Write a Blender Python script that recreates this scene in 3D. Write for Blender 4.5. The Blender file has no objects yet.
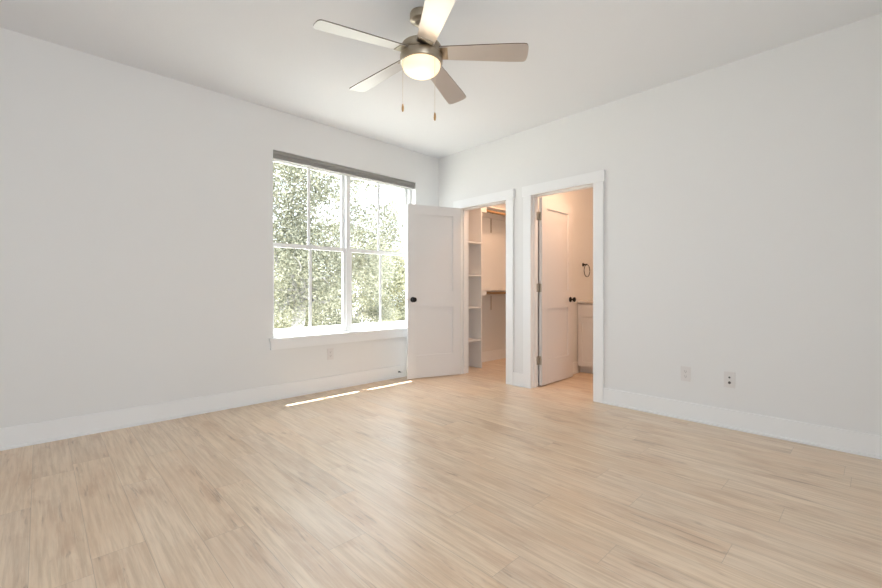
import bpy, bmesh, math, random
from mathutils import Vector, Matrix
R = math.radians
S = bpy.context.scene
C = S.collection

# ------------------------------------------------------------------ camera
cam_d = bpy.data.cameras.new('camera')
cam_d.sensor_width = 36.0
cam_d.lens = 418.3 / 882 * 36.0
cam_d.shift_y = (289.8 - 294.0) / 882.0
cam_d.clip_start = 0.02
cam = bpy.data.objects.new('camera', cam_d)
C.objects.link(cam)
cam.location = (-3.7366, -3.9330, 1.0387)
cam.rotation_euler = (R(90), 0, R(46.153 - 90))
S.camera = cam

# ------------------------------------------------------------------ world, sun, lights
w = bpy.data.worlds.new('sky')
S.world = w
w.use_nodes = True
nt = w.node_tree
nt.nodes.clear()
wo = nt.nodes.new('ShaderNodeOutputWorld')
bg = nt.nodes.new('ShaderNodeBackground')
tc = nt.nodes.new('ShaderNodeTexCoord')
sep = nt.nodes.new('ShaderNodeSeparateXYZ')
rmp = nt.nodes.new('ShaderNodeValToRGB')
rmp.color_ramp.elements[0].position = 0.0
rmp.color_ramp.elements[0].color = (0.90, 0.965, 1.05, 1)
rmp.color_ramp.elements[1].position = 1.0
rmp.color_ramp.elements[1].color = (0.76, 0.90, 1.08, 1)
nt.links.new(tc.outputs['Generated'], sep.inputs[0])
nt.links.new(sep.outputs['Z'], rmp.inputs['Fac'])
nt.links.new(rmp.outputs['Color'], bg.inputs['Color'])
nt.links.new(bg.outputs[0], wo.inputs['Surface'])
bg.inputs['Strength'].default_value = 5.75

sun_d = bpy.data.lights.new('sun', 'SUN')
sun_d.energy = 33.0
sun_d.angle = R(0.6)
sun_d.color = (1.0, 0.975, 0.95)
sun = bpy.data.objects.new('sun', sun_d)
C.objects.link(sun)
sun.location = (0, 6, 12)
# light travels down, into the room and slightly towards -x
sun.rotation_euler = Vector((-0.09, -1.0, -2.72)).to_track_quat('-Z', 'Y').to_euler()


def area(name, loc, direction, sx, sy, power, color=(1, 1, 1)):
    d = bpy.data.lights.new(name, 'AREA')
    d.shape = 'RECTANGLE'
    d.size = sx
    d.size_y = sy
    d.energy = power
    d.color = color
    o = bpy.data.objects.new(name, d)
    C.objects.link(o)
    o.location = loc
    o.rotation_euler = Vector(direction).to_track_quat('-Z', 'Z').to_euler()
    return o


# portals in the window and the added rear opening guide the sky's daylight into the room
for args in (('portal_front_window', (-1.27, 0.20, 1.47), (0, -1, 0), 1.74, 1.75),
             ('portal_added_rear_window', (-3.65, -5.32, 1.1), (0, 1, 0), 2.1, 1.9)):
    area(*args, 10).data.cycles.is_portal = True

S.view_settings.view_transform = 'Standard'
S.view_settings.look = 'None'
S.view_settings.gamma = 1.0
S.view_settings.use_curve_mapping = False
S.view_settings.exposure = 0.0
S.cycles.use_denoising = True
S.cycles.max_bounces = 10
S.cycles.diffuse_bounces = 6
S.cycles.transparent_max_bounces = 24
S.cycles.sample_clamp_indirect = 8


# ------------------------------------------------------------------ materials
def mat(name, col=(0.8, 0.8, 0.8), rough=0.5, metal=0.0, spec=0.5, emis=None, estr=0.0,
        vary=0.0, vscale=6.0, bump=0.0, bscale=200.0, aniso=None):
    m = bpy.data.materials.new(name)
    m.use_nodes = True
    n, l = m.node_tree.nodes, m.node_tree.links
    b = n['Principled BSDF']
    b.inputs['Base Color'].default_value = (*col, 1)
    b.inputs['Roughness'].default_value = rough
    b.inputs['Metallic'].default_value = metal
    b.inputs['Specular IOR Level'].default_value = spec
    if emis:
        b.inputs['Emission Color'].default_value = (*emis, 1)
        b.inputs['Emission Strength'].default_value = estr
    t = n.new('ShaderNodeTexCoord')
    if vary > 0:
        no = n.new('ShaderNodeTexNoise')
        no.inputs['Scale'].default_value = vscale
        no.inputs['Detail'].default_value = 4
        r = n.new('ShaderNodeValToRGB')
        r.color_ramp.elements[0].position = 0.3
        r.color_ramp.elements[1].position = 0.7
        r.color_ramp.elements[0].color = (*[c * (1 - vary) for c in col], 1)
        r.color_ramp.elements[1].color = (*[min(1, c * (1 + vary)) for c in col], 1)
        src = t.outputs['Object']
        if aniso:
            mp = n.new('ShaderNodeMapping')
            mp.inputs['Scale'].default_value = aniso
            l.new(src, mp.inputs['Vector'])
            src = mp.outputs[0]
        l.new(src, no.inputs['Vector'])
        l.new(no.outputs['Fac'], r.inputs['Fac'])
        l.new(r.outputs['Color'], b.inputs['Base Color'])
    if bump > 0:
        n2 = n.new('ShaderNodeTexNoise')
        n2.inputs['Scale'].default_value = bscale
        n2.inputs['Detail'].default_value = 3
        bp = n.new('ShaderNodeBump')
        bp.inputs['Strength'].default_value = bump
        bp.inputs['Distance'].default_value = 0.002
        l.new(t.outputs['Object'], n2.inputs['Vector'])
        l.new(n2.outputs['Fac'], bp.inputs['Height'])
        l.new(bp.outputs[0], b.inputs['Normal'])
    return m


M = {}
M['wall'] = mat('wall_paint', (0.79, 0.79, 0.778), 0.75, spec=0.25, bump=0.10, bscale=160)
M['ceil'] = mat('ceiling_paint', (0.79, 0.806, 0.825), 0.85, spec=0.15, bump=0.25, bscale=90)
M['trim'] = mat('trim_paint', (0.855, 0.86, 0.855), 0.35, spec=0.45, bump=0.03, bscale=120)
M['door'] = mat('door_paint', (0.77, 0.755, 0.745), 0.38, spec=0.45, bump=0.03, bscale=140)
M['vinyl'] = mat('window_vinyl', (0.86, 0.87, 0.87), 0.32, spec=0.5, vary=0.015)
M['blind'] = mat('blind_fabric', (0.30, 0.293, 0.275), 0.65, vary=0.06, vscale=40, aniso=(1, 8, 40))
M['black'] = mat('black_bronze', (0.012, 0.010, 0.009), 0.28, metal=0.6, spec=0.6, vary=0.2, vscale=30)
M['nickel'] = mat('satin_nickel', (0.50, 0.46, 0.40), 0.33, metal=1.0, vary=0.06, vscale=60, aniso=(1, 1, 12))
M['fan_nickel'] = mat('brushed_nickel', (0.44, 0.385, 0.305), 0.30, metal=1.0, vary=0.08, vscale=50, aniso=(0.6, 0.6, 14))
M['blade'] = mat('fan_blade_silver', (0.60, 0.585, 0.57), 0.42, metal=0.75, spec=0.5, vary=0.02, vscale=8)
M['blade_edge'] = mat('fan_blade_edge', (0.16, 0.13, 0.11), 0.5, vary=0.1)
M['chain'] = mat('chain_metal', (0.62, 0.55, 0.45), 0.35, metal=0.8, vary=0.05)
M['fob'] = mat('wooden_fob', (0.42, 0.24, 0.08), 0.45, vary=0.2, vscale=60)
M['dome'] = mat('lamp_glass', (0.80, 0.72, 0.60), 0.35, emis=(1.0, 0.78, 0.50), estr=0.75, vary=0.01)
M['plate'] = mat('outlet_plastic', (0.74, 0.72, 0.70), 0.35, vary=0.01)
M['slot'] = mat('outlet_slot', (0.10, 0.09, 0.085), 0.5, vary=0.05)
M['shelf'] = mat('closet_shelf_paint', (0.80, 0.78, 0.75), 0.45, vary=0.015)
M['rod'] = mat('rod_wood', (0.36, 0.205, 0.085), 0.42, vary=0.15, vscale=20, aniso=(1, 12, 12))
M['counter'] = mat('counter_stone', (0.74, 0.70, 0.64), 0.25, vary=0.06, vscale=14)
M['cabinet'] = mat('cabinet_paint', (0.80, 0.79, 0.78), 0.4, vary=0.01)
M['lampdisc'] = mat('lamp_disc', (0.9, 0.85, 0.8), 0.4, emis=(1.0, 0.72, 0.45), estr=4.0, vary=0.01)
M['rubber'] = mat('white_rubber', (0.75, 0.75, 0.74), 0.6, vary=0.01)
M['bark'] = mat('bark', (0.34, 0.32, 0.295), 0.9, vary=0.3, vscale=9, bump=0.6, bscale=30)
M['soffit'] = mat('soffit_paint', (0.75, 0.75, 0.74), 0.6, vary=0.02)
M['shingle'] = mat('roof_shingle', (0.16, 0.15, 0.14), 0.9, vary=0.3, vscale=12)


def leaf_mat(name, c1, c2):
    m = bpy.data.materials.new(name)
    m.use_nodes = True
    n, l = m.node_tree.nodes, m.node_tree.links
    n.clear()
    out = n.new('ShaderNodeOutputMaterial')
    mix = n.new('ShaderNodeMixShader')
    mix.inputs[0].default_value = 0.35
    d = n.new('ShaderNodeBsdfDiffuse')
    t = n.new('ShaderNodeBsdfTranslucent')
    g = n.new('ShaderNodeNewGeometry')
    r = n.new('ShaderNodeValToRGB')
    r.color_ramp.elements[0].color = (*c1, 1)
    r.color_ramp.elements[1].color = (*c2, 1)
    l.new(g.outputs['Random Per Island'], r.inputs['Fac'])
    l.new(r.outputs['Color'], d.inputs['Color'])
    l.new(r.outputs['Color'], t.inputs['Color'])
    l.new(d.outputs[0], mix.inputs[1])
    l.new(t.outputs[0], mix.inputs[2])
    l.new(mix.outputs[0], out.inputs['Surface'])
    return m


M['leaf_oak'] = leaf_mat('oak_leaf', (0.15, 0.155, 0.105), (0.47, 0.455, 0.345))
M['leaf_pale'] = leaf_mat('pale_leaf', (0.20, 0.20, 0.12), (0.55, 0.525, 0.36))


def glass_mat():
    m = bpy.data.materials.new('window_glass')
    m.use_nodes = True
    n, l = m.node_tree.nodes, m.node_tree.links
    n.clear()
    out = n.new('ShaderNodeOutputMaterial')
    mix = n.new('ShaderNodeMixShader')
    lw = n.new('ShaderNodeLayerWeight')
    lw.inputs['Blend'].default_value = 0.5
    pw = n.new('ShaderNodeMath')
    pw.operation = 'POWER'
    pw.inputs[1].default_value = 5.0
    l.new(lw.outputs['Facing'], pw.inputs[0])
    fr = n.new('ShaderNodeMath')
    fr.operation = 'MULTIPLY_ADD'
    fr.inputs[1].default_value = 0.4
    fr.inputs[2].default_value = 0.03
    l.new(pw.outputs[0], fr.inputs[0])
    tr = n.new('ShaderNodeBsdfTransparent')
    tr.inputs['Color'].default_value = (0.985, 0.99, 0.985, 1)
    gl = n.new('ShaderNodeBsdfGlossy')
    gl.inputs['Roughness'].default_value = 0.0
    l.new(fr.outputs[0], mix.inputs[0])
    l.new(tr.outputs[0], mix.inputs[1])
    l.new(gl.outputs[0], mix.inputs[2])
    l.new(mix.outputs[0], out.inputs['Surface'])
    return m


M['glass'] = glass_mat()


def grass_mat():
    m = bpy.data.materials.new('lawn_grass')
    m.use_nodes = True
    n, l = m.node_tree.nodes, m.node_tree.links
    b = n['Principled BSDF']
    b.inputs['Roughness'].default_value = 0.9
    t = n.new('ShaderNodeTexCoord')
    no = n.new('ShaderNodeTexNoise')
    no.inputs['Scale'].default_value = 2.5
    no.inputs['Detail'].default_value = 10
    r = n.new('ShaderNodeValToRGB')
    r.color_ramp.elements[0].position = 0.35
    r.color_ramp.elements[1].position = 0.65
    r.color_ramp.elements[0].color = (0.36, 0.355, 0.30, 1)
    r.color_ramp.elements[1].color = (0.52, 0.51, 0.46, 1)
    l.new(t.outputs['Object'], no.inputs['Vector'])
    l.new(no.outputs['Fac'], r.inputs['Fac'])
    l.new(r.outputs['Color'], b.inputs['Base Color'])
    return m


def floor_mat():
    m = bpy.data.materials.new('oak_plank_floor')
    m.use_nodes = True
    n, l = m.node_tree.nodes, m.node_tree.links
    b = n['Principled BSDF']

    def math_(op, a, b_=None, c_=None):
        x = n.new('ShaderNodeMath')
        x.operation = op
        for i, v in enumerate((a, b_, c_)):
            if v is None:
                continue
            if isinstance(v, (int, float)):
                x.inputs[i].default_value = v
            else:
                l.new(v, x.inputs[i])
        return x.outputs[0]

    W, L, X0 = 0.1725, 1.22, -2.04
    t = n.new('ShaderNodeTexCoord')
    s = n.new('ShaderNodeSeparateXYZ')
    l.new(t.outputs['Object'], s.inputs[0])
    u = math_('DIVIDE', math_('SUBTRACT', s.outputs['X'], X0), W)
    k = math_('FLOOR', u)
    fu = math_('SUBTRACT', u, k)
    # end-joint offset of every plank column
    known = {-9: .60, -8: .05, -7: .435, -6: .90, -5: .02, -4: .382, -3: .69, -2: 1.08, -1: .46, 0: .87, 1: .135,
             2: .55, 3: .80, 4: .03, 5: .287}
    rr = random.Random(4)
    r = n.new('ShaderNodeValToRGB')
    cr = r.color_ramp
    cr.interpolation = 'CONSTANT'
    ks = list(range(-15, 16))
    while len(cr.elements) < len(ks):
        cr.elements.new(0.5)
    for i, kk in enumerate(ks):
        cr.elements[i].position = i / 32.0
    for i, kk in enumerate(ks):
        v = known.get(kk, rr.random() * L) / L
        cr.elements[i].color = (v, v, v, 1)
    l.new(math_('DIVIDE', math_('ADD', k, 15.5), 32.0), r.inputs['Fac'])
    offn = n.new('ShaderNodeSeparateColor')
    l.new(r.outputs['Color'], offn.inputs[0])
    v = math_('DIVIDE', s.outputs['Y'], L)
    v = math_('SUBTRACT', v, offn.outputs[0])
    kv = math_('FLOOR', v)
    fv = math_('SUBTRACT', v, kv)
    idv = n.new('ShaderNodeCombineXYZ')
    l.new(k, idv.inputs[0])
    l.new(kv, idv.inputs[1])
    wn = n.new('ShaderNodeTexWhiteNoise')
    wn.noise_dimensions = '3D'
    l.new(idv.outputs[0], wn.inputs['Vector'])
    # grain coordinates: stretched along Y and shifted plank by plank
    sh = n.new('ShaderNodeVectorMath')
    sh.operation = 'MULTIPLY_ADD'
    l.new(wn.outputs['Color'], sh.inputs[0])
    sh.inputs[1].default_value = (17, 23, 9)
    l.new(t.outputs['Object'], sh.inputs[2])

    def noise(scale, stretch, detail, rough, dist):
        mp = n.new('ShaderNodeMapping')
        mp.inputs['Scale'].default_value = (scale, scale * stretch, scale)
        l.new(sh.outputs[0], mp.inputs['Vector'])
        x = n.new('ShaderNodeTexNoise')
        x.inputs['Scale'].default_value = 1.0
        x.inputs['Detail'].default_value = detail
        x.inputs['Roughness'].default_value = rough
        x.inputs['Distortion'].default_value = dist
        l.new(mp.outputs[0], x.inputs['Vector'])
        return x.outputs['Fac']

    fine = noise(150, 0.035, 5, 0.7, 0.1)
    grain = noise(62, 0.045, 5, 0.62, 0.35)
    broad = noise(9.5, 0.27, 4, 0.55, 0.45)
    patch = noise(4.5, 0.40, 3, 0.5, 0.2)
    cath = noise(38, 0.085, 4, 0.6, 0.9)

    def ramp(v, p0, p1, a=0.0, b_=1.0):
        x = n.new('ShaderNodeMapRange')
        x.interpolation_type = 'SMOOTHSTEP'
        x.inputs['From Min'].default_value = p0
        x.inputs['From Max'].default_value = p1
        x.inputs['To Min'].default_value = a
        x.inputs['To Max'].default_value = b_
        l.new(v, x.inputs['Value'])
        return x.outputs['Result']

    def mixc(f, a, b_):
        x = n.new('ShaderNodeMix')
        x.data_type = 'RGBA'
        l.new(f, x.inputs['Factor'])
        for v, key in ((a, 'A'), (b_, 'B')):
            if isinstance(v, tuple):
                x.inputs[key].default_value = (*v, 1)
            else:
                l.new(v, x.inputs[key])
        return x.outputs['Result']

    colr = mixc(ramp(grain, 0.32, 0.68), (0.625, 0.470, 0.318), (0.815, 0.650, 0.480))
    colr = mixc(ramp(patch, 0.40, 0.66, 0.0, 0.40), colr, (0.65, 0.445, 0.28))
    colr = mixc(ramp(broad, 0.50, 0.70, 0.0, 0.50), colr, (0.52, 0.325, 0.19))
    knot = math_('MULTIPLY', ramp(broad, 0.48, 0.62), ramp(cath, 0.56, 0.68))
    colr = mixc(math_('MULTIPLY', knot, 0.46), colr, (0.25, 0.15, 0.09))
    colr = mixc(ramp(cath, 0.60, 0.74, 0.0, 0.16), colr, (0.36, 0.24, 0.15))
    colr = mixc(ramp(fine, 0.50, 0.64, 0.0, 0.45), colr, (0.77, 0.65, 0.50))
    hsv = n.new('ShaderNodeHueSaturation')
    l.new(colr, hsv.inputs['Color'])
    sc = n.new('ShaderNodeSeparateColor')
    l.new(wn.outputs['Color'], sc.inputs[0])
    l.new(math_('MULTIPLY_ADD', sc.outputs[0], 0.08, 0.98), hsv.inputs['Value'])
    l.new(math_('MULTIPLY_ADD', sc.outputs[1], 0.10, 0.93), hsv.inputs['Saturation'])
    # seams
    du = math_('MULTIPLY', math_('MINIMUM', fu, math_('SUBTRACT', 1.0, fu)), W)
    dv = math_('MULTIPLY', math_('MINIMUM', fv, math_('SUBTRACT', 1.0, fv)), L)
    seam = math_('LESS_THAN', math_('MINIMUM', du, dv), 0.0011)
    mx = n.new('ShaderNodeMix')
    mx.data_type = 'RGBA'
    l.new(math_('MULTIPLY', seam, 0.36), mx.inputs['Factor'])
    l.new(hsv.outputs['Color'], mx.inputs['A'])
    mx.inputs['B'].default_value = (0.20, 0.14, 0.09, 1)
    l.new(mx.outputs['Result'], b.inputs['Base Color'])
    l.new(math_('MULTIPLY_ADD', fine, 0.12, 0.27), b.inputs['Roughness'])
    b.inputs['Specular IOR Level'].default_value = 1.0
    bp = n.new('ShaderNodeBump')
    bp.inputs['Strength'].default_value = 0.18
    bp.inputs['Distance'].default_value = 0.001
    l.new(math_('SUBTRACT', fine, seam), bp.inputs['Height'])
    l.new(bp.outputs[0], b.inputs['Normal'])
    return m


M['grass'] = grass_mat()
M['floor'] = floor_mat()


# ------------------------------------------------------------------ mesh helpers
class MB:
    """collects shapes; build() links them as one mesh object"""

    def __init__(self):
        self.bm = bmesh.new()

    def _merge(self, tmp, M4=None, mi=0):
        if M4 is not None:
            tmp.transform(M4)
        vs = [self.bm.verts.new(v.co) for v in tmp.verts]
        tmp.verts.index_update()
        for f in tmp.faces:
            nf = self.bm.faces.new([vs[v.index] for v in f.verts])
            nf.smooth = f.smooth
            nf.material_index = mi
        tmp.free()

    def box(self, x0, x1, y0, y1, z0, z1, bev=0.0, M4=None, mi=0):
        t = bmesh.new()
        bmesh.ops.create_cube(t, size=1)
        for v in t.verts:
            v.co = Vector(((x0 + x1) / 2 + v.co.x * abs(x1 - x0), (y0 + y1) / 2 + v.co.y * abs(y1 - y0),
                           (z0 + z1) / 2 + v.co.z * abs(z1 - z0)))
        if bev > 0:
            bmesh.ops.bevel(t, geom=t.edges[:], offset=bev, segments=2, profile=0.7, affect='EDGES')
        self._merge(t, M4, mi)
        return self

    def lathe(self, prof, seg=40, M4=None, mi=0, closed=False):
        """prof: list of (r, z)"""
        t = bmesh.new()
        rings = []
        for r, z in prof:
            if r < 1e-6:
                rings.append([t.verts.new((0, 0, z))])
            else:
                rings.append([t.verts.new((r * math.cos(2 * math.pi * i / seg), r * math.sin(2 * math.pi * i / seg), z))
                              for i in range(seg)])
        pairs = list(zip(rings, rings[1:]))
        if closed:
            pairs.append((rings[-1], rings[0]))
        for a, b in pairs:
            for i in range(seg):
                j = (i + 1) % seg
                if len(a) == 1 and len(b) == 1:
                    continue
                if len(a) == 1:
                    f = t.faces.new((a[0], b[j], b[i]))
                elif len(b) == 1:
                    f = t.faces.new((a[i], a[j], b[0]))
                else:
                    f = t.faces.new((a[i], a[j], b[j], b[i]))
                f.smooth = True
        bmesh.ops.recalc_face_normals(t, faces=t.faces[:])
        self._merge(t, M4, mi)
        return self

    def tube(self, pts, rad, seg=8, mi=0, cap=True):
        t = bmesh.new()
        pts = [Vector(p) for p in pts]
        rads = rad if isinstance(rad, (list, tuple)) else [rad] * len(pts)
        rings = []
        ref = Vector((0, 0, 1))
        for i, p in enumerate(pts):
            d = (pts[min(i + 1, len(pts) - 1)] - pts[max(i - 1, 0)]).normalized()
            a = d.cross(ref)
            if a.length < 1e-3:
                a = d.cross(Vector((1, 0, 0)))
            a.normalize()
            b = d.cross(a).normalized()
            rings.append([t.verts.new(p + (a * math.cos(2 * math.pi * k / seg) + b * math.sin(2 * math.pi * k / seg)) * rads[i])
                          for k in range(seg)])
        for a, b in zip(rings, rings[1:]):
            for i in range(seg):
                j = (i + 1) % seg
                f = t.faces.new((a[i], a[j], b[j], b[i]))
                f.smooth = True
        if cap:
            t.faces.new(rings[0])
            t.faces.new(rings[-1][::-1])
        bmesh.ops.recalc_face_normals(t, faces=t.faces[:])
        self._merge(t, None, mi)
        return self

    def build(self, name, mats, parent=None, world=False):
        me = bpy.data.meshes.new(name)
        if world and parent is not None:
            self.bm.transform(Matrix.Translation(-parent.location))
        self.bm.to_mesh(me)
        self.bm.free()
        for m in (mats if isinstance(mats, (list, tuple)) else [mats]):
            me.materials.append(m)
        o = bpy.data.objects.new(name, me)
        C.objects.link(o)
        if parent is not None:
            o.parent = parent
        return o


def tag(o, label=None, cat=None, group=None, kind=None):
    if label:
        o['label'] = label
    if cat:
        o['category'] = cat
    if group:
        o['group'] = group
    if kind:
        o['kind'] = kind
    return o


def thing(name, loc=(0, 0, 0), rz=0.0):
    o = bpy.data.objects.new(name, None)
    o.empty_display_size = 0.1
    C.objects.link(o)
    o.location = loc
    o.rotation_euler = (0, 0, rz)
    return o


def copy_tree(o, parent=None):
    c = o.copy()
    C.objects.link(c)
    if parent is not None:
        c.parent = parent
    for ch in [x for x in C.objects if x.parent == o]:
        copy_tree(ch, c)
    return c


def struct(o, label, cat):
    return tag(o, label, cat, kind='structure')


H = 2.74
XW, YB = -5.0, -5.2          # far ends of the room behind the camera


def wall_with_holes(mb, axis, c0, c1, a0, a1, holes, z0=0.0, z1=H):
    """slab between c0..c1 along the other axis; spans a0..a1; holes: (h0, h1, hz0, hz1)"""
    def put(p0, p1, q0, q1):
        if p1 - p0 < 1e-5 or q1 - q0 < 1e-5:
            return
        if axis == 'x':
            mb.box(p0, p1, c0, c1, q0, q1)
        else:
            mb.box(c0, c1, p0, p1, q0, q1)
    cur = a0
    for h0, h1, hz0, hz1 in sorted(holes):
        put(cur, h0, z0, z1)
        put(h0, h1, z0, hz0)
        put(h0, h1, hz1, z1)
        cur = h1
    put(cur, a1, z0, z1)


# ------------------------------------------------------------------ the shell
WX0, WX1, WZ0, WZ1 = -2.15, -0.39, 0.56, 2.36     # window opening
D1 = (-1.10, -0.392)                               # closet doorway (y range)
D2 = (-2.11, -1.415)                              # bathroom doorway
DZ = 2.035
RX0, RX1 = -4.7, -2.6                             # unseen window added behind the camera to let in more daylight

struct(MB().box(XW - .15, 2.6, YB - .15, 0.16, -0.12, 0.0).build('floor', M['floor']),
       'pale oak plank floor running through room, closet and bathroom', 'floor')
struct(MB().box(XW - .15, 2.6, YB - .15, 0.16, H, H + 0.1).build('ceiling', M['ceil']),
       'white painted ceiling with the fan hanging from it', 'ceiling')
mb = MB()
wall_with_holes(mb, 'x', 0.0, 0.16, XW - .15, 2.6, [(WX0, WX1, WZ0, WZ1)])
struct(mb.build('wall_left', M['wall']), 'white wall with the double window', 'wall')
mb = MB()
wall_with_holes(mb, 'y', 0.0, 0.12, YB - .15, 0.0, [(D1[0] - .018, D1[1] + .018, 0, DZ + .018), (D2[0] - .018, D2[1] + .018, 0, DZ + .018)])
struct(mb.build('wall_right', M['wall']), 'white wall with the two open doorways', 'wall')
mb = MB()
wall_with_holes(mb, 'x', YB - .15, YB, XW - .15, 0.0, [(RX0, RX1, 0.15, 2.05)])
struct(mb.build('wall_back', M['wall']), 'white wall behind the camera with an opening added to let in daylight', 'wall')
mb = MB()
wall_with_holes(mb, 'y', XW - .15, XW, YB, 0.0, [])
struct(mb.build('wall_side', M['wall']), 'white side wall left of the camera', 'wall')
struct(MB().box(0.12, 2.6, -1.33, -1.21, 0, H).build('wall_partition', M['wall']),
       'white partition between closet and bathroom', 'wall')
struct(MB().box(2.45, 2.6, -1.21, 0.0, 0, H).build('wall_closet', M['wall']), 'end wall of the walk-in closet', 'wall')
struct(MB().box(1.70, 1.82, -3.5, -1.33, 0, H).build('wall_bathroom', M['wall']), 'end wall behind the bathroom vanity', 'wall')
struct(MB().box(0.12, 1.82, -3.62, -3.5, 0, H).build('wall_bathroom_side', M['wall']), 'far side wall of the bathroom', 'wall')


# baseboards: board with an eased top edge and a shoe strip at the floor
def baseboard(name, axis, c, sgn, a0, a1, label, h=0.142):
    m = MB()
    for t0, z0, z1, bv in ((0.015, 0.0, h, 0.003), (0.027, 0.0, 0.017, 0.004)):
        lo, hi = sorted((c, c + sgn * t0))
        if axis == 'x':
            m.box(a0, a1, lo, hi, z0, z1, bv)
        else:
            m.box(lo, hi, a0, a1, z0, z1, bv)
    return struct(m.build(name, M['trim']), label, 'baseboard')


baseboard('baseboard_left', 'x', 0.0, -1, XW, -0.0, 'tall white baseboard under the window')
baseboard('baseboard_right', 'y', 0.0, -1, YB, D2[0] - .09, 'tall white baseboard right of the bathroom doorway')
baseboard('baseboard_between', 'y', 0.0, -1, D2[1] + .09, D1[0] - .09, 'short piece of baseboard between the doorways')
baseboard('baseboard_corner', 'y', 0.0, -1, D1[1] + .09, -0.027, 'baseboard in the corner behind the open door')
baseboard('baseboard_closet', 'x', 0.0, -1, 0.515, 2.45, 'white baseboard inside the closet')
baseboard('baseboard_closet_side', 'x', -1.21, 1, 0.14, 2.45, 'white baseboard on the closet partition')
baseboard('baseboard_bathroom', 'x', -1.33, -1, 0.145, 1.13, 'white baseboard beside the bathroom vanity')
baseboard('baseboard_back', 'x', YB, 1, XW, 0, 'white baseboard behind the camera')
baseboard('baseboard_side', 'y', XW, 1, YB, 0, 'white baseboard of the side wall')


# door casings and jambs
def doorway(n, d, label):
    y0, y1 = d
    m = MB()
    cw = 0.09
    m.box(-0.019, 0, y0 - cw, y0 + .004, 0, DZ - .004, 0.002)
    m.box(-0.019, 0, y1 - .004, y1 + cw, 0, DZ - .004, 0.002)
    m.box(-0.025, 0, y0 - cw - .012, y1 + cw + .012, DZ - .004, DZ + .1, 0.002)
    # inner side
    m.box(0.12, 0.138, y0 - cw, y0 + .004, 0, DZ - .004, 0.002)
    if n == 1:
        m.box(0.12, 0.138, y1 - .004, y1 + .05, 0, DZ - .004, 0.002)
        m.box(0.12, 0.138, y0 - cw, y1 + .05, DZ - .004, DZ + .09, 0.002)
    else:
        m.box(0.12, 0.138, y1 + .006, y1 + .08, 0, DZ - .004, 0.002)
        m.box(0.12, 0.138, y0 - cw, y1 + .08, DZ - .004, DZ + .09, 0.002)
    # jamb boards
    m.box(0, 0.12, y0 - .018, y0, 0, DZ, 0.0)
    m.box(0, 0.12, y1, y1 + .018, 0, DZ, 0.0)
    m.box(0, 0.12, y0 - .018, y1 + .018, DZ, DZ + .018, 0.0)
    # stops
    s0, s1 = (0.045, 0.08) if n == 1 else (0.040, 0.075)
    m.box(s0, s1, y0, y0 + .011, 0, DZ, 0.001)
    m.box(s0, s1, y1 - .011, y1, 0, DZ, 0.001)
    m.box(s0, s1, y0 + .011, y1 - .011, DZ - .011, DZ, 0.001)
    return struct(m.build('trim_%d' % n, M['trim']), label, 'door casing')


doorway(1, D1, 'white flat casing and jamb around the closet doorway')
doorway(2, D2, 'white flat casing and jamb around the bathroom doorway')


# ------------------------------------------------------------------ doors
def knob_prof():
    return [(0, 0), (0.031, 0), (0.031, 0.005), (0.026, 0.009), (0.012, 0.011), (0.010, 0.030), (0.014, 0.036),
            (0.024, 0.041), (0.0285, 0.049), (0.0275, 0.058), (0.020, 0.064), (0, 0.066)]


def make_door(name, width, sgn, label):
    """local frame: hinge pin at the origin, leaf along +x, thickness towards sgn*y"""
    d = thing(name)
    z0, z1 = 0.012, 2.03
    T = 0.035
    off = 0.010                       # leaf starts a little away from the pin
    y0, y1 = (0, T) if sgn > 0 else (-T, 0)
    x0, x1 = off, off + width
    st = 0.108
    m = MB()
    rails = [(z0, 0.275), (0.835, 1.02), (1.92, z1)]
    m.box(x0, x0 + st, y0, y1, z0, z1, 0.0012)
    m.box(x1 - st, x1, y0, y1, z0, z1, 0.0012)
    for a, b in rails:
        m.box(x0 + st, x1 - st, y0, y1, a, b, 0.0012)
    for a, b in ((0.275, 0.835), (1.02, 1.92)):
        m.box(x0 + st - .004, x1 - st + .004, y0 + .012, y1 - .012, a - .004, b + .004)
    leaf = m.build('leaf', M['door'], d)
    # knobs on both faces, 6 cm from the free edge
    for s, yy in ((1, y1), (-1, y0)):
        rot = Matrix.Translation((x1 - 0.062, yy, 0.925)) @ Matrix.Rotation(R(-90 * s), 4, 'X')
        k = MB().lathe(knob_prof(), 32, rot).build('knob', M['black'], d)
        k['label'] = 'round black door knob'
    MB().box(x1 - .001, x1 + .0015, (y0 + y1) / 2 - .012, (y0 + y1) / 2 + .012, 0.895, 0.955, 0.0005) \
        .box(x1, x1 + .009, (y0 + y1) / 2 - .007, (y0 + y1) / 2 + .007, 0.917, 0.933, 0.002) \
        .build('latch', M['nickel'], d)
    for zc in (0.28, 1.06, 1.83):
        hm = MB()
        hm.box(off - .0015, off + .0006, min(0, sgn * .030), max(0, sgn * .030), zc - .045, zc + .045)
        for i in range(5):
            a = zc - .045 + i * .018
            hm.lathe([(0, a), (.0062, a + .0004), (.0062, a + .0172), (0, a + .0176)], 14)
        hm.lathe([(0, zc + .045), (.0045, zc + .045), (.005, zc + .049), (0, zc + .053)], 12)
        h = hm.build('hinge', M['nickel'], d)
        h['label'] = 'satin nickel hinge'
    struct(d, label, 'door')
    return d


# closet door: swung 109 degrees into the room, in front of the window wall
d1 = make_door('door_1', 0.688, +1, 'white two-panel door standing open against the window wall')
d1.location = (-0.008, D1[1] - .002, 0)
d1.rotation_euler = (0, 0, R(-90 - 109.2))
# its leaf lies on the camera side of the pin line; closed leaf would lie towards +x
# bathroom door: swung 90 degrees into the bathroom
d2 = make_door('door_2', 0.685, -1, 'white two-panel door standing open into the bathroom')
d2.location = (0.132, D2[1] - .004, 0)
d2.rotation_euler = (0, 0, R(1.3))

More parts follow.
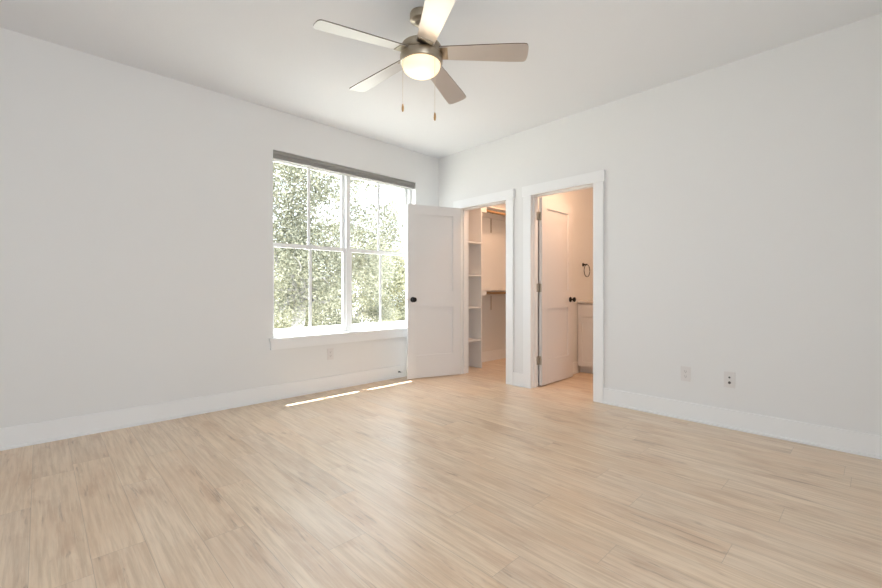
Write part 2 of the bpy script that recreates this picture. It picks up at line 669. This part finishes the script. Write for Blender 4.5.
# hinge leaves let into the jamb of the bathroom doorway
m = MB()
for zc in (0.28, 1.06, 1.83):
    m.box(0.098, 0.130, D2[1] - .0022, D2[1] + .0005, zc - .045, zc + .045)
o = m.build('hinge_leaves', M['nickel'], bpy.data.objects['trim_2'])
o['label'] = 'satin nickel hinge leaves on the jamb'

# ------------------------------------------------------------------ window
win = thing('window_1', ((WX0 + WX1) / 2, 0.11, WZ0))
struct(win, 'white double-hung twin window with grids looking onto trees', 'window')
FY0, FY1 = 0.085, 0.16
XM = -1.305
wb = 0.585                               # stool top


def wbox(m, x0, x1, y0, y1, z0, z1, bev=0.0015):
    m.box(x0, x1, y0, y1, z0, z1, bev)


m = MB()
wbox(m, WX0, WX0 + .014, FY0, FY1, wb, WZ1)
wbox(m, WX1 - .035, WX1, FY0, FY1, wb, WZ1)
wbox(m, WX0, WX1, FY0, FY1, WZ1 - .03, WZ1)
wbox(m, WX0, WX1, FY0, FY1, WZ0 + .002, wb + .022)
wbox(m, XM - .010, XM + .032, FY0 - .006, FY1, wb, WZ1)
m.build('window_frame', M['vinyl'], win, True)
ZM = 1.475
for (x0, x1) in ((WX0 + .014, XM - .010), (XM + .032, WX1 - .035)):
    for up in (0, 1):
        if up:
            a, b, yy, st, rl, rt = ZM - .018, WZ1 - .03, 0.124, 0.033, 0.036, 0.04
        else:
            a, b, yy, st, rl, rt = wb + .022, ZM + .020, 0.092, 0.033, 0.050, 0.040
        m = MB()
        y0, y1 = yy, yy + .030
        wbox(m, x0, x0 + st, y0, y1, a, b)
        wbox(m, x1 - st, x1, y0, y1, a, b)
        wbox(m, x0 + st, x1 - st, y0, y1, a, a + rl)
        wbox(m, x0 + st, x1 - st, y0, y1, b - rt, b)
        sash = m.build('sash', M['vinyl'], win, True)
        g0, g1, h0, h1 = x0 + st - .004, x1 - st + .004, a + rl - .004, b - rt + .004
        MB().box(g0, g1, y0 + .013, y0 + .017, h0, h1).build('pane', M['glass'], sash).matrix_parent_inverse = \
            Matrix.Translation(-win.location)
        xc = (x0 + x1) / 2
        MB().box(xc - .0145, xc + .0145, y0 + .006, y0 + .0125, h0, h1, 0.001).build('muntin', M['vinyl'], sash) \
            .matrix_parent_inverse = Matrix.Translation(-win.location)
    # sash lock on the meeting rail
    MB().box((x0 + x1) / 2 - .03, (x0 + x1) / 2 + .03, 0.094, 0.118, ZM + .020, ZM + .030, 0.003) \
        .build('sash_lock', M['vinyl'], win, True)

m = MB()
m.box(WX0 - .040, WX1 + .040, -0.036, 0.0, wb - .028, wb, 0.004)
m.box(WX0, WX1, 0.0, 0.16, WZ0 - .002, wb, 0.002)
struct(m.build('trim_3', M['trim']), 'white window stool projecting below the window', 'window sill')
struct(MB().box(WX0 - .030, WX1 + .030, -0.030, 0, wb - .108, wb - .028, 0.002).build('trim_4', M['trim']),
       'flat white apron board under the window stool', 'window trim')

# frame of the added rear window, an unseen daylight source
m = MB()
am = (RX0 + RX1) / 2
for p0, p1, q0, q1 in ((RX0, RX0 + .06, .15, 2.05), (RX1 - .06, RX1, .15, 2.05), (am - .05, am + .05, .15, 2.05),
                       (RX0, RX1, .15, .21), (RX0, RX1, 1.99, 2.05)):
    m.box(p0, p1, YB - .12, YB - .06, q0, q1, .002)
struct(m.build('window_added', M['vinyl']), 'unseen white window added behind the camera as a daylight source', 'window')

# raised cellular shade at the head of the window
bl = thing('window_blind', ((WX0 + WX1) / 2, 0.035, 2.283))
tag(bl, 'grey pleated blind drawn fully up at the top of the window', 'blind')
MB().box(WX0 + .004, WX1 - .004, 0.006, 0.062, 2.322, 2.357, 0.003).build('headrail', M['blind'], bl, True)
m = MB()
for i in range(5):
    a = 2.296 + i * .0052
    m.box(WX0 + .008, WX1 - .008, 0.010 + (i % 2) * .002, 0.058, a, a + .0046, 0.0012)
m.build('pleats', M['blind'], bl, True)
MB().box(WX0 + .006, WX1 - .006, 0.008, 0.060, 2.281, 2.2955, 0.003).build('bottom_rail', M['blind'], bl, True)


# ------------------------------------------------------------------ electrical outlets
def outlet(name, x, y, z, face, style):
    """face 'y': on the window wall, 'x': on the doorway wall"""
    o = thing(name, (x, y, z), 0 if face == 'y' else R(-90))
    # local: plate in the xz plane facing -y; children drawn around the origin
    m = MB()
    m.box(-.036, .036, -.006, 0, -.059, .059, 0.003)
    m.build('wall_plate', M['plate'], o)
    if style == 'duplex':
        for s in (-1, 1):
            q = MB()
            q.box(-.017, .017, -.0085, -.0055, s * .0195 - .0145, s * .0195 + .0145, 0.0025)
            rc = q.build('receptacle', M['plate'], o)
            q = MB()
            q.box(-.0075, -.0055, -.0088, -.008, s * .0195 - .002, s * .0195 + .008)
            q.box(.0055, .0075, -.0088, -.008, s * .0195 - .001, s * .0195 + .007)
            q.box(-.002, .002, -.0088, -.008, s * .0195 - .010, s * .0195 - .006)
            q.build('slots', M['slot'], rc)
    else:
        rot = Matrix.Rotation(R(90), 4, 'X')
        for zz, r in ((0.018, 0.0065), (-0.021, 0.0095)):
            MB().lathe([(0, 0.0115), (r * .6, 0.0115), (r, 0.010), (r, 0.0055)], 20,
                       Matrix.Translation((0, 0, zz)) @ rot).build('jack', M['slot'], o)
    for zz in ((0,) if style == 'duplex' else (0.048, -0.048)):
        MB().lathe([(0, 0.0074), (0.0025, 0.0070), (0.003, 0.0058)], 12,
                   Matrix.Translation((0, 0, zz)) @ Matrix.Rotation(R(90), 4, 'X')).build('screw', M['plate'], o)
    return o


tag(outlet('power_outlet', -1.555, 0.0, 0.372, 'y', 'duplex'), 'white power outlet on the wall below the window', 'outlet')
tag(outlet('power_outlet', 0.0, -2.875, 0.366, 'x', 'duplex'),
    'white power outlet on the doorway wall, nearer the bathroom doorway', 'outlet')
tag(outlet('cable_outlet', 0.0, -3.17, 0.364, 'x', 'jack'),
    'white cable wall plate with two dark round jacks', 'outlet')

# spring door stop on the baseboard
ds = thing('door_stop', (-0.665, -0.015, 0.068))
tag(ds, 'small dark spring door stop on the baseboard by the open door', 'door stop')
MB().lathe([(0, 0), (.011, 0), (.011, .003), (.006, .007), (0, .007)], 18, Matrix.Rotation(R(90), 4, 'X')).build('base', M['black'], ds)
pts = []
for i in range(97):
    a = 2 * math.pi * i / 8
    pts.append((.0048 * math.cos(a), -.006 - i / 96 * .048, .0048 * math.sin(a)))
MB().tube(pts, .0013, 5).build('spring', M['black'], ds)
MB().lathe([(0, .052), (.007, .052), (.0085, .056), (.0085, .064), (.006, .068), (0, .068)], 18,
           Matrix.Rotation(R(90), 4, 'X')).build('tip', M['rubber'], ds)

# ------------------------------------------------------------------ closet fittings
TW0, TW1, TD = 0.145, 0.50, 0.31
tw = thing('shelf_tower', ((TW0 + TW1) / 2, -TD / 2, 0))
tag(tw, 'tall narrow white shelf unit inside the closet', 'shelf unit')
MB().box(TW1 - .018, TW1, -TD, -.001, 0, 2.178, 0.001).build('side_panel', M['shelf'], tw, True)
MB().box(TW0, TW0 + .018, -TD, -.001, 0, 2.178, 0.001).build('side_panel', M['shelf'], tw, True)
MB().box(TW0 + .018, TW1 - .018, -.007, -.001, 0.02, 2.16).build('back_panel', M['shelf'], tw, True)
for z in (0.385, 0.814, 1.235, 1.665, 2.160):
    MB().box(TW0 + .018, TW1 - .018, -TD + .001, -.007, z - .018, z, 0.001).build('shelf', M['shelf'], tw, True)


def hang(zs, zr, lab):
    t = thing('hanging_shelf', (1.45, -.15, zs - .018))
    tag(t, lab, 'closet shelf')
    MB().box(TW1 + .001, 2.449, -.30, -.001, zs - .018, zs, 0.001).build('shelf_board', M['shelf'], t, True)
    MB().box(TW1 + .019, 2.449, -.019, -.001, zs - .09, zs - .019, 0.001).build('wall_cleat', M['shelf'], t, True)
    # rod support blocks at each end
    for x, wdt in ((TW1 + .001, .105), (2.40, .049)):
        MB().box(x, x + wdt, -.30, -.235, zr - .035, zs - .019, 0.004).build('rod_support', M['shelf'], t, True)
    for x in (1.06, 1.78):
        m = MB()
        m.box(x - .009, x + .009, -.006, -.001, zs - .30, zs - .091, 0.001)
        m.box(x - .009, x + .009, -.20, -.020, zs - .023, zs - .0185, 0.001)
        m.build('bracket', M['nickel'], t, True)
    r = MB()
    r.tube([(TW1 + .106, -.268, zr), (2.40, -.268, zr)], .0165, 18)
    r.build('clothes_rod', M['rod'], t, True)['label'] = 'round brown wooden clothes rod'
    return t


hang(2.178, 2.112, 'upper of the two white closet shelves, with brown clothes rod under it')
hang(1.045, 0.995, 'lower of the two white closet shelves, at waist height with clothes rod')


def lamp(name, x, y, power, label, col=(1.0, 0.60, 0.38)):
    t = thing(name, (x, y, H - .05))
    tag(t, label, 'lamp')
    MB().lathe([(0, H), (.15, H), (.155, H - .012), (.15, H - .03), (.135, H - .034)], 40, Matrix.Translation((x, y, 0))) \
        .build('lamp_ring', M['nickel'], t, True)
    MB().lathe([(.135, H - .032), (.11, H - .05), (.06, H - .06), (0, H - .063)], 40, Matrix.Translation((x, y, 0))) \
        .build('lamp_shade', M['lampdisc'], t, True)
    d = bpy.data.lights.new(name + '_light', 'AREA')
    d.shape = 'DISK'
    d.size = .26
    d.energy = power
    d.color = col
    o = bpy.data.objects.new(name + '_light', d)
    C.objects.link(o)
    o.parent = t
    o.location = (0, 0, -.02)
    return t


lamp('closet_lamp', 0.70, -.95, 15, 'round flush ceiling lamp lighting the closet')
lamp('bathroom_lamp', 0.32, -2.0, 18, 'round flush ceiling lamp lighting the bathroom')

# ------------------------------------------------------------------ bathroom vanity
va = thing('bathroom_vanity', (1.41, -2.0, 0))
tag(va, 'white shaker vanity cabinet with stone top in the bathroom', 'cabinet')
VX, VY0, VY1 = 1.13, -2.55, -1.331
m = MB()
m.box(VX + .019, 1.699, VY0, VY1, 0.085, 0.870, 0.001)
m.box(VX + .075, 1.699, VY0 + .01, VY1, 0, 0.085)
m.build('body', M['cabinet'], va, True)
MB().box(VX - .012, 1.699, VY0 - .01, VY1, 0.872, 0.905, 0.003).build('countertop', M['counter'], va, True)
m = MB()
m.box(1.681, 1.699, VY0, VY1, 0.905, 1.0, 0.002)
m.build('backsplash', M['counter'], va, True)


def shaker(x, y0, y1, z0, z1, name, fr=.055):
    m = MB()
    m.box(x, x + .019, y0, y0 + fr, z0, z1, .001)
    m.box(x, x + .019, y1 - fr, y1, z0, z1, .001)
    m.box(x, x + .019, y0 + fr, y1 - fr, z0, z0 + fr, .001)
    m.box(x, x + .019, y0 + fr, y1 - fr, z1 - fr, z1, .001)
    m.box(x + .008, x + .019, y0 + fr, y1 - fr, z0 + fr, z1 - fr)
    return m.build(name, M['cabinet'], va, True)


ww = (VY1 - VY0 - .03) / 3
for i in range(3):
    b_ = VY1 - .012 - i * (ww + .003)
    a_ = b_ - ww
    MB().box(VX, VX + .019, a_, b_, 0.706, 0.862, .001).build('drawer', M['cabinet'], va, True)
    shaker(VX, a_, b_, 0.09, 0.697, 'cabinet_door')

# towel ring on the partition above the vanity
tr = thing('towel_ring', (1.285, -1.33, 1.36))
tag(tr, 'black towel ring on the bathroom wall above the vanity', 'towel ring')
rot = Matrix.Rotation(R(90), 4, 'X')
MB().lathe([(0, 0), (.024, 0), (.024, .006), (.012, .010), (.009, .050), (.012, .056), (0, .058)], 24,
           rot).build('mount', M['black'], tr)
m = MB()
ring = []
for i in range(41):
    a = 2 * math.pi * i / 40
    ring.append((.075 * math.sin(a) + .012, -.048, -.078 + .078 * math.cos(a)))
m.tube(ring, .0045, 8)
m.build('ring', M['black'], tr)

# ------------------------------------------------------------------ ceiling fan
FX, FY = -2.037, -1.988
fan = thing('ceiling_fan', (FX, FY, 2.36))
tag(fan, 'five-blade brushed nickel ceiling fan with lit glass dome', 'ceiling fan')
O = Matrix.Translation((FX, FY, 0))
MB().lathe([(0, H), (.068, H), (.070, H - .006), (.070, H - .040), (.062, H - .048), (.040, H - .053), (.037, H - .060),
            (.030, H - .072), (.016, H - .078), (0, H - .078)], 40, O).build('canopy', M['fan_nickel'], fan, True)
MB().lathe([(0, H - .07), (.0125, H - .07), (.0125, 2.56), (0, 2.56)], 20, O).build('downrod', M['fan_nickel'], fan, True)
MB().lathe([(0, 2.560), (.020, 2.560), (.026, 2.550), (.050, 2.546), (.108, 2.543), (.121, 2.538), (.125, 2.530),
            (.125, 2.493), (.114, 2.491), (.114, 2.470), (0, 2.470)], 56, O).build('motor_housing', M['fan_nickel'], fan, True)
MB().lathe([(0, 2.469), (.118, 2.4695), (.129, 2.480), (.1310, 2.476), (.1310, 2.437), (.127, 2.430), (.121, 2.428),
            (0, 2.428)], 56, O).build('light_ring', M['fan_nickel'], fan, True)
prof = [(.119, 2.429), (.119, 2.420)]
for i in range(1, 13):
    a = i / 12 * math.pi / 2
    prof.append((.118 * math.cos(a), 2.420 - .066 * math.sin(a)))
prof[-1] = (0, prof[-1][1])
dm = MB().lathe(prof, 48, O).build('glass_dome', M['dome'], fan, True)
dm['label'] = 'frosted glass dome glowing warm white'


def blade_mb():
    """blade along +x from r .15 to .67, mesh with dark edge"""
    t = bmesh.new()
    top, bot = [], []
    outline = []
    r0, r1 = 0.105, 0.650
    n = 14
    for i in range(n + 1):                       # lower side going out
        s = i / n
        outline.append((r0 + (r1 - .03 - r0) * s, -(.052 + .020 * min(1, s * 1.15))))
    for i in range(1, 12):                       # rounded tip
        s = i / 12
        a = -math.pi / 2 + math.pi * s
        outline.append((r1 - .03 + .030 * math.cos(a) ** 0.62, .072 * (abs(math.sin(a)) ** 0.75) * (1 if a > 0 else -1)))
    for i in range(n, -1, -1):
        s = i / n
        outline.append((r0 + (r1 - .03 - r0) * s, (.052 + .020 * min(1, s * 1.15))))
    for x, y in outline:
        bot.append(t.verts.new((x, y, -.003)))
        top.append(t.verts.new((x, y, .003)))
    f = t.faces.new(bot[::-1])
    f = t.faces.new(top)
    side = []
    for i in range(len(bot)):
        j = (i + 1) % len(bot)
        side.append(t.faces.new((bot[i], bot[j], top[j], top[i])))
    for fc in side:
        fc.material_index = 1
    bmesh.ops.recalc_face_normals(t, faces=t.faces[:])
    return t


bt = blade_mb()
bme = bpy.data.meshes.new('blade')
bt.to_mesh(bme)
bt.free()
bme.materials.append(M['blade'])
bme.materials.append(M['blade_edge'])
for k in range(5):
    ang = R(23.1 + 72 * k)
    b = bpy.data.objects.new('blade', bme)
    C.objects.link(b)
    b.parent = fan
    b.rotation_mode = 'XYZ'
    b.rotation_euler = (Matrix.Rotation(ang, 3, 'Z') @ Matrix.Rotation(R(2.6), 3, 'Y') @ Matrix.Rotation(R(-12), 3, 'X')).to_euler()
    b.location = (0, 0, 2.499 - 2.36)
    # bracket clamped over the root of each blade
    m = MB()
    m.box(.095, .165, -.046, .046, -.0075, -.0032, .001)
    m.box(.095, .165, -.046, .046, .0032, .0075, .001)
    br = m.build('blade_bracket', M['fan_nickel'], b)


def chain(dx, dy, ztop, zfob):
    m = MB()
    z = ztop
    m.tube([(FX + dx, FY + dy, ztop), (FX + dx, FY + dy, zfob + .02)], .0008, 5)
    while z > zfob + .02:
        m.lathe([(0, z), (.0014, z - .0012), (.0014, z - .0022), (0, z - .0034)], 6, Matrix.Translation((FX + dx, FY + dy, 0)))
        z -= .0045
    c = m.build('pull_chain', M['chain'], fan, True)
    q = MB().lathe([(0, zfob + .024), (.004, zfob + .022), (.0065, zfob + .008), (.0075, zfob - .006), (.006, zfob - .018),
                    (.0035, zfob - .024), (0, zfob - .025)], 16, Matrix.Translation((FX + dx, FY + dy, 0)))
    f = q.build('pull_fob', M['fob'], c)
    f.matrix_parent_inverse = Matrix.Translation(-fan.location)
    f['label'] = 'small wooden pull at the chain end'


Fv = Vector((math.cos(R(46.153)), math.sin(R(46.153)), 0))
Rv = Vector((math.sin(R(46.153)), -math.cos(R(46.153)), 0))
for rr_, ff_, zt, zf in ((-.110, -.045, 2.430, 2.142), (.085, -.085, 2.430, 2.072)):
    q = Rv * rr_ + Fv * ff_
    chain(q.x, q.y, zt, zf)

fl = bpy.data.lights.new('fan_lamp', 'POINT')
fl.energy = 1.6
fl.color = (1.0, 0.72, 0.45)
fl.shadow_soft_size = .10
flo = bpy.data.objects.new('fan_lamp', fl)
C.objects.link(flo)
flo.parent = fan
flo.location = (0, 0, -.09)

# ------------------------------------------------------------------ outdoors
GZ = -3.1
struct(MB().box(-30, 40, 0.6, 60, GZ - .3, GZ).build('ground', M['grass']), 'grass below the window', 'ground')
m = MB()
m.box(XW - .6, 3.2, 0.16, 0.66, 2.60, 2.66)
m.box(XW - .6, 3.2, 0.64, 0.66, 2.575, 2.76)
struct(m.build('trim_5', M['soffit']), 'roof eave outside over the window', 'eave')


def tree(name, base, height, crown_c, crown_r, ntips, leaves_per, leaf, lm, seed, label, lean=(0, 0), sig=.36):
    rnd = random.Random(seed)
    t = thing(name, base)
    tag(t, label, 'tree', 'trees outside the window')
    bx, by, bz = base
    cc = Vector(crown_c)
    m = MB()
    fork = Vector((bx + lean[0], by + lean[1], bz + height))
    trunk = []
    for i in range(7):
        s = i / 6
        trunk.append((bx + lean[0] * s + rnd.uniform(-.06, .06), by + lean[1] * s + rnd.uniform(-.06, .06), bz + height * s))
    trunk[0] = base
    trunk[-1] = tuple(fork)
    m.tube(trunk, [.24 - .08 * i / 6 for i in range(7)], 10)
    tips = []
    nodes = [(fork, .13)]
    for i in range(ntips):
        while True:
            p = Vector((rnd.uniform(-1, 1), rnd.uniform(-1, 1), rnd.uniform(-1, 1)))
            if p.length < 1 and p.length > .25:
                break
        q = cc + Vector((p.x * crown_r[0], p.y * crown_r[1], p.z * crown_r[2]))
        tips.append(q)
    tips.sort(key=lambda q: (q - fork).length)
    for q in tips:
        # attach to the nearest existing node that is closer to the fork
        best, br = min(nodes, key=lambda nd: (nd[0] - q).length + .35 * (nd[0] - fork).length)
        mid = (best + q) / 2 + Vector((rnd.uniform(-.15, .15), rnd.uniform(-.15, .15), rnd.uniform(.0, .18)))
        r1 = max(.012, br * .72)
        m.tube([best, mid, q], [br * .8, (br * .8 + r1) / 2 * .85, r1 * .6], 6, cap=False)
        nodes.append((mid, r1 * .9))
        nodes.append((q, r1 * .7))
    m.build('trunk_and_branches', M['bark'], t, True)
    vs, fs = [], []
    for q in tips:
        s0 = sig * rnd.uniform(.7, 1.3)
        for j in range(leaves_per):
            c = q + Vector((rnd.gauss(0, s0), rnd.gauss(0, s0), rnd.gauss(0, s0 * .75)))
            a = Vector((rnd.gauss(0, 1), rnd.gauss(0, 1), rnd.gauss(0, .6))).normalized()
            b = a.cross(Vector((rnd.gauss(0, 1), rnd.gauss(0, 1), rnd.gauss(0, 1)))).normalized()
            L = leaf * rnd.uniform(.7, 1.3)
            nrm = a.cross(b) * L * .12
            k = len(vs)
            vs += [c - a * L * .5, c + b * L * .27 + nrm, c + a * L * .5, c - b * L * .27 + nrm]
            fs += [(k, k + 1, k + 2), (k, k + 2, k + 3)]
    me = bpy.data.meshes.new('foliage')
    bp_ = Vector(base)
    me.from_pydata([v - bp_ for v in vs], [], fs)
    me.materials.append(lm)
    o = bpy.data.objects.new('foliage', me)
    C.objects.link(o)
    o.parent = t
    tag(o, kind='stuff')
    return t


tree('oak_tree', (0.9, 6.9, GZ), 4.0, (1.7, 6.9, 3.2), (3.0, 1.2, 3.2), 200, 340, .078, M['leaf_oak'], 3,
     'tall airy oak with grey branches rising past the window top', lean=(.5, .1), sig=.34)
tree('leafy_tree', (5.1, 10.9, GZ), 3.0, (5.1, 10.9, 1.1), (2.4, .85, 2.6), 85, 380, .095, M['leaf_oak'], 8,
     'lower tree seen through the right half of the window', sig=.30)
tree('leafy_tree', (4.9, 15.0, GZ), 3.0, (4.9, 15.0, .4), (1.5, 1.1, 3.2), 90, 420, .11, M['leaf_pale'], 12,
     'pale yellow-green tree behind the oak in the lower window panes', sig=.33)
tree('leafy_tree', (10.5, 15.0, GZ), 3.0, (10.5, 15.0, .8), (1.9, 1.1, 3.2), 100, 420, .11, M['leaf_pale'], 15,
     'pale bushy tree farthest right beyond the window', sig=.33)
